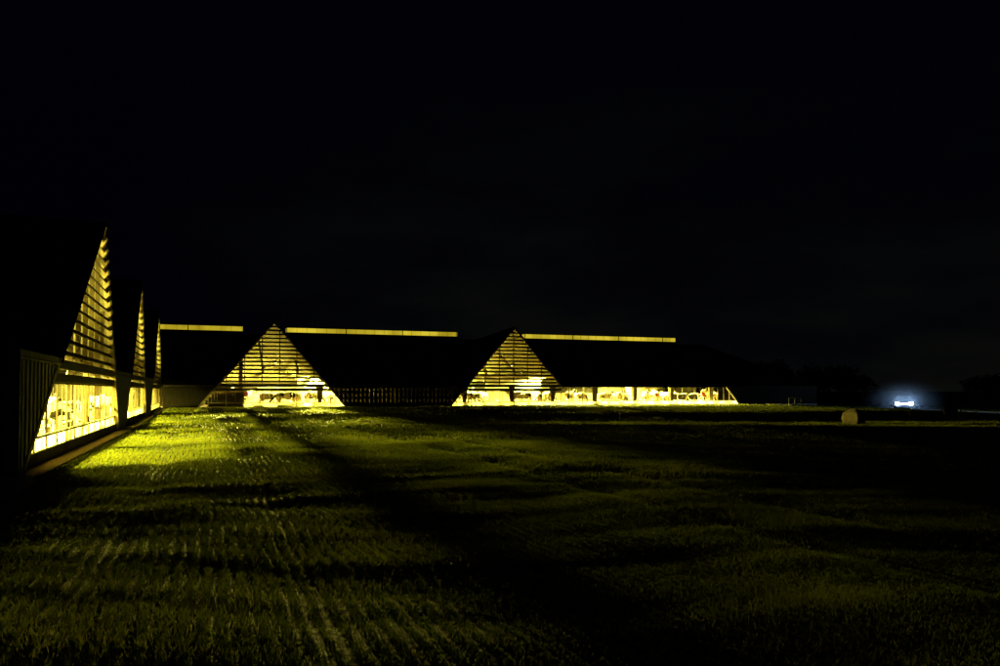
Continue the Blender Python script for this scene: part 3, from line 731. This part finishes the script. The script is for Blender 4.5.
for s in (-1, 1):
    t = MB(); t.hexa([(.75, s*.775, 1.02), (-1.6, s*.775, 1.04), (-1.25, s*.64, 1.36), (.28, s*.64, 1.34)], [(.75, s*.80, 1.02), (-1.6, s*.80, 1.04), (-1.25, s*.665, 1.36), (.28, s*.665, 1.34)]); t.build('side_window', M['carglass'], car)
    t = MB(); t.box(.62, .78, min(s*.88, s*1.02), max(s*.88, s*1.02), .98, 1.10); t.build('wing_mirror', M['carpaint'], car, bevel=.02)
    for xx in (1.35, -1.35):
        t = MB(); t.lathe([(.20, -.11), (.31, -.11), (.33, -.08), (.33, .08), (.31, .11), (.20, .11)], (xx, s*.80, .33), 24, 'y'); ty = t.build('wheel', M['black'], car)
        t = MB(); t.lathe([(.05, -.118), (.19, -.115), (.19, .115), (.05, .118)], (xx, s*.80, .33), 16, 'y'); t.build('rim', M['steel'], ty)
    t = MB(); t.hexa([(2.205, s*.45, .53), (2.205, s*.84, .53), (2.155, s*.84, .76), (2.17, s*.42, .70)], [(2.245, s*.45, .53), (2.20, s*.85, .53), (2.17, s*.85, .77), (2.20, s*.42, .71)]); t.build('headlight', M['headlight'], car)
t = MB(); t.box(2.225, 2.245, -.40, .40, .56, .66); t.build('glare_bar', M['glarebar'], car)  # added glowing bar that widens the headlight glare
t = MB(); t.box(2.19, 2.232, -.60, .60, .30, .46); t.build('grille', M['black'], car)
for s in (-1, 1):
    L = bpy.data.lights.new('headlight_beam', 'SPOT'); L.energy = 2600; L.color = (.78, .88, 1); L.spot_size = R(24); L.spot_blend = 1; L.shadow_soft_size = .08
    o = bpy.data.objects.new('headlight_beam', L); COL.objects.link(o); o.parent = car; o.location = (2.32, s*.65, .66); o.rotation_euler = (R(85), 0, R(-66))
    L = bpy.data.lights.new('headlight_glow', 'POINT'); L.energy = 380; L.color = (.36, .60, 1); L.shadow_soft_size = .08  # added point lamp that lights the glare halo
    o = bpy.data.objects.new('headlight_glow', L); COL.objects.link(o); o.parent = car; o.location = (2.36, s*.65, .66)

# added scatter volume that makes the glare halo round the headlights
m, nt, out = mat('glare_haze')
vs = node(nt, 'ShaderNodeVolumeScatter'); vs.inputs['Color'].default_value = (.85, .93, 1, 1); vs.inputs['Anisotropy'].default_value = 0
tc = node(nt, 'ShaderNodeTexCoord'); ln = node(nt, 'ShaderNodeVectorMath', operation='LENGTH'); nt.links.new(tc.outputs['Object'], ln.inputs[0])
mr = node(nt, 'ShaderNodeMapRange', interpolation_type='SMOOTHERSTEP'); mr.inputs['From Min'].default_value = -.25; mr.inputs['From Max'].default_value = .92; mr.inputs['To Min'].default_value = .12; mr.inputs['To Max'].default_value = 0
nt.links.new(ln.outputs['Value'], mr.inputs['Value']); nt.links.new(mr.outputs[0], vs.inputs['Density'])
nt.links.new(vs.outputs[0], out.inputs['Volume'])
bm = bmesh.new(); bmesh.ops.create_icosphere(bm, subdivisions=6, radius=1)
for v in bm.verts: v.co.x = v.co.x if v.co.x > 0 else v.co.x*.03
me = bpy.data.meshes.new('glare_halo'); bm.to_mesh(me); bm.free(); me.materials.append(m)
mo = bpy.data.objects.new('glare_halo', me); COL.objects.link(mo)
lampv = Vector((CX, CY, 0)) + Vector((math.cos(car.rotation_euler.z), math.sin(car.rotation_euler.z), 0))*2.3
away = Vector((lampv.x, lampv.y, 0)).normalized()
mo.location = lampv + away*.15 + Vector((0, 0, .75+H(CX, CY))); mo.scale = (3., 5.4, 3.2); mo.rotation_euler = (0, 0, math.atan2(away.y, away.x))
tag(mo, 'added haze volume standing in for the glare around the headlights of the car', 'glare_halo', kind='stuff')

# ------------------------------------------------------------------ far wood (one mass in the dark)
lv = []; lf = []; tk = MB()
def leaf_cloud(cx, cy, cz, rx, ry, rz_, n):
    u = rng.normal(size=(n, 3)); u /= np.linalg.norm(u, axis=1)[:, None]; rad = rng.uniform(.35, 1, n)**.6
    c = np.stack([cx+u[:, 0]*rad*rx, cy+u[:, 1]*rad*ry, cz+u[:, 2]*rad*rz_], -1)
    a = rng.normal(size=(n, 3)); a /= np.linalg.norm(a, axis=1)[:, None]; b_ = np.cross(a, rng.normal(size=(n, 3))); b_ /= np.linalg.norm(b_, axis=1)[:, None]
    sz = rng.uniform(.35, .75, n)[:, None]
    base = len(lv)
    for p, q, r_ in zip(c-a*sz, c+b_*sz*.6, c+a*sz): lv.extend((tuple(p), tuple(q), tuple(r_)))
    lf.extend((base+3*i, base+3*i+1, base+3*i+2) for i in range(n))
for k in range(60):
    px = random.choice((random.uniform(690, 868), random.uniform(958, 1130))); f_ = random.uniform(170, 230); x, y = ground_pt(px, f_)
    top = {True: random.uniform(7, 9.5), False: random.uniform(5, 7)}[px < 850]
    tk.tube([(x, y, -.6), (x, y, top*.6)], [.25, .12], 6)
    for j in range(5): leaf_cloud(x+random.uniform(-2, 2), y+random.uniform(-2, 2), top*random.uniform(.35, .8), 2.4, 2.4, top*.24, 90)
n0 = len(tk.v); tv = tk.v + lv; tf = tk.f + [tuple(i+n0 for i in f) for f in lf]
wm = MB(); wm.v = tv; wm.f = tf; wd = wm.build('distant_wood', M['leaf'], normals=False); tag(wd, 'dark mass of trees on the horizon beyond the far barn', 'wood', kind='stuff')

# ------------------------------------------------------------------ young crop: blades in drill rows
def blades():
    yaw = R(20.28); fw = np.array([math.sin(yaw), math.cos(yaw)]); rt = np.array([math.cos(yaw), -math.sin(yaw)])
    Vs, Fs, Ts = [], [], []; off = 0
    zones = [(3.6, 9, 5600, .038, .0021, 3), (9, 16, 2900, .045, .0029, 2), (16, 28, 900, .058, .0058, 2), (28, 46, 120, .08, .013, 2), (46, 74, 40, .085, .021, 2), (74, 110, 8, .10, .04, 2)]
    for (f0, f1, dens, hh, ww, seg) in zones:
        x_half = f1*.70+1
        area = (f1-f0)*2*x_half; n = int(area*dens)
        f_ = rng.uniform(f0, f1, n); r_ = rng.uniform(-1, 1, n)*x_half
        ok = np.abs(r_) < f_*.68+.6; f_, r_ = f_[ok], r_[ok]
        x = f_*fw[0]+r_*rt[0]; y = f_*fw[1]+r_*rt[1]
        # drill rows run along the wing; blades gather on them in tufts
        row = .14; wob = .02*np.sin(y*1.7+x*.9)
        xr = np.round((x-wob)/row)*row+wob; n = len(x)
        rowf = rng.uniform(0, 1, n) < .74
        x = np.where(rowf, xr+rng.normal(0, .024, n), x)
        sh_ = np.floor(xr/row)*.037; tuft = np.round((y+sh_)/.085)*.085-sh_
        y = np.where(rowf, tuft+rng.normal(0, .022, n), y)
        patch = .5+.5*np.sin(x*1.1+.7*np.sin(y*.6))*np.sin(y*.8+.9*np.sin(x*.5))
        rd = np.abs((x-72)*.862-(y-66)*.507)
        keep = ((x > -3.17+.06*np.sin(y*3)*np.sin(y*7.1)) & (y > 18.2)) | ((x > -2.95+.08*np.sin(y*5)) & (y > 13.0)) | ((x > -3.4-.0*y) & (y < 13.2)) | (y < 12.5+.15*np.sin(x*4))
        keep &= (y < 72.6) | (x > 67); keep &= rd > 2.3
        trk = np.zeros(n)
        for tx in (-1.15, .75, 6.4, 8.2): trk = np.maximum(trk, np.exp(-((x-tx-.15*np.sin(.11*y))/.20)**2))
        keep &= rng.uniform(0, 1, n) < (.78+.22*patch)*(1-.35*trk)
        x, y = x[keep], y[keep]; patch = patch[keep]; n = len(x)
        z = height(x, y)-.005
        h = hh*rng.uniform(.55, 1.25, n)*(.75+.5*patch)*np.where(rng.uniform(0, 1, n) > .985, 1.7, 1)
        az = rng.uniform(0, 2*np.pi, n); lean = rng.uniform(.1, .75, n)*h; w = ww*rng.uniform(.7, 1.3, n)
        dx, dy = np.cos(az)*lean, np.sin(az)*lean
        fa = rng.uniform(0, 2*np.pi, n); wx, wy = np.cos(fa)*w, np.sin(fa)*w
        P0 = np.stack([x-wx, y-wy, z], -1); P1 = np.stack([x+wx, y+wy, z], -1)
        P2 = np.stack([x+dx*.4+wx*.8, y+dy*.4+wy*.8, z+h*.62], -1); P3 = np.stack([x+dx*.4-wx*.8, y+dy*.4-wy*.8, z+h*.62], -1)
        P4 = np.stack([x+dx, y+dy, z+h], -1)
        Vs.append(np.stack([P0, P1, P2, P3, P4], 1).reshape(-1, 3))
        b = off+5*np.arange(n)[:, None]
        Fs.append((b+np.array([[0, 1, 2, 0, 2, 3, 3, 2, 4]])).reshape(-1)); off += 5*n
        t = np.clip(.15+.5*patch+rng.normal(0, .16, n), 0, .9); t = np.where(rng.uniform(0, 1, n) > .975, 1., t)
        Ts.append(np.repeat(t, 5))
    V = np.concatenate(Vs); F = np.concatenate(Fs).astype(np.int32); T_ = np.concatenate(Ts).astype(np.float32)
    me = bpy.data.meshes.new('young_crop'); me.vertices.add(len(V)); me.vertices.foreach_set('co', V.ravel())
    me.loops.add(len(F)); me.loops.foreach_set('vertex_index', F)
    me.polygons.add(len(F)//3); me.polygons.foreach_set('loop_start', np.arange(0, len(F), 3, dtype=np.int32))
    at = me.attributes.new('tint', 'FLOAT', 'POINT'); at.data.foreach_set('value', T_)
    me.update(calc_edges=True); me.materials.append(M['crop'])
    o = bpy.data.objects.new('young_crop', me); COL.objects.link(o); tag(o, 'short young green crop growing in drill rows over the whole field', 'crop', kind='stuff')
    print('blades', len(V)//5)
blades()

# ------------------------------------------------------------------ night sky, moon-weak sun
W = bpy.data.worlds.new('World'); S.world = W; W.use_nodes = True
nt = W.node_tree; bg = nt.nodes['Background']
sky = nt.nodes.new('ShaderNodeTexSky'); sky.sky_type = 'NISHITA'; sky.sun_disc = False
sky.sun_elevation = R(-4); sky.sun_rotation = R(150); sky.air_density = 1.2; sky.dust_density = 1.0; sky.ozone_density = 2.0
# faint light-polluted cloud low in the sky
tc = node(nt, 'ShaderNodeTexCoord'); mp = node(nt, 'ShaderNodeMapping'); mp.inputs['Scale'].default_value = (1, 1, 3.2)
nt.links.new(tc.outputs['Generated'], mp.inputs['Vector'])
ns = node(nt, 'ShaderNodeTexNoise', Scale=2.6, Detail=6, Roughness=.55); nt.links.new(mp.outputs[0], ns.inputs['Vector'])
sp = node(nt, 'ShaderNodeSeparateXYZ'); nt.links.new(tc.outputs['Generated'], sp.inputs[0])
el = node(nt, 'ShaderNodeMapRange', interpolation_type='SMOOTHSTEP'); el.inputs['From Min'].default_value = .0; el.inputs['From Max'].default_value = .42; el.inputs['To Min'].default_value = 1; el.inputs['To Max'].default_value = .10
nt.links.new(sp.outputs['Z'], el.inputs['Value'])
nr = node(nt, 'ShaderNodeMapRange', interpolation_type='SMOOTHSTEP'); nr.inputs['From Min'].default_value = .36; nr.inputs['From Max'].default_value = .68; nr.inputs['To Min'].default_value = .25; nr.inputs['To Max'].default_value = 1
nt.links.new(ns.outputs['Fac'], nr.inputs['Value'])
dt = node(nt, 'ShaderNodeVectorMath', operation='DOT_PRODUCT'); dt.inputs[1].default_value = (math.sin(R(36)), math.cos(R(36)), .12); nt.links.new(tc.outputs['Generated'], dt.inputs[0])
az_ = node(nt, 'ShaderNodeMapRange', interpolation_type='SMOOTHSTEP'); az_.inputs['From Min'].default_value = .70; az_.inputs['From Max'].default_value = 1.0; az_.inputs['To Min'].default_value = .02; az_.inputs['To Max'].default_value = 1
nt.links.new(dt.outputs['Value'], az_.inputs['Value'])
m0 = node(nt, 'ShaderNodeMath', operation='MULTIPLY'); nt.links.new(az_.outputs[0], m0.inputs[0])
mu = node(nt, 'ShaderNodeMath', operation='MULTIPLY'); nt.links.new(m0.outputs[0], mu.inputs[0]); nt.links.new(nr.outputs[0], m0.inputs[1]); nt.links.new(el.outputs[0], mu.inputs[1])
cl = node(nt, 'ShaderNodeMix', data_type='RGBA'); cl.inputs[6].default_value = (.00030, .00028, .0016, 1); cl.inputs[7].default_value = (.0032, .0037, .0025, 1)
nt.links.new(mu.outputs[0], cl.inputs[0])
b2 = node(nt, 'ShaderNodeBackground', Strength=1.); nt.links.new(cl.outputs[2], b2.inputs[0])
ad = node(nt, 'ShaderNodeAddShader'); nt.links.new(sky.outputs[0], bg.inputs[0]); bg.inputs[1].default_value = .008
nt.links.new(bg.outputs[0], ad.inputs[0]); nt.links.new(b2.outputs[0], ad.inputs[1]); nt.links.new(ad.outputs[0], nt.nodes['World Output'].inputs[0])
sl_ = bpy.data.lights.new('sun', 'SUN'); sl_.energy = .0006; sl_.angle = R(.5); sl_.color = (.8, .88, 1)
so = bpy.data.objects.new('sun', sl_); COL.objects.link(so); so.rotation_euler = (R(55), 0, R(-30)); so.location = (0, 0, 60)

# ------------------------------------------------------------------ camera
cd = bpy.data.cameras.new('camera'); cam = bpy.data.objects.new('camera', cd); COL.objects.link(cam)
cd.sensor_width = 36; cd.lens = 36*790/1000; cd.clip_end = 6000; cd.clip_start = .05
pitch = 1.6
cam.location = (0, 0, 1.75); cam.rotation_euler = (R(90+pitch), 0, R(-20.28))
cd.shift_y = (391-333 - 790*math.tan(R(pitch)))/1000
S.camera = cam
S.render.engine = 'CYCLES'
S.view_settings.view_transform = 'Standard'; S.view_settings.look = 'None'; S.view_settings.exposure = 0; S.view_settings.gamma = 1
cy = S.cycles; cy.max_bounces = 6; cy.diffuse_bounces = 3; cy.transparent_max_bounces = 16; cy.transmission_bounces = 4; cy.sample_clamp_indirect = 6; cy.use_denoising = True; cy.volume_step_rate = .4
cy.caustics_reflective = False; cy.caustics_refractive = False
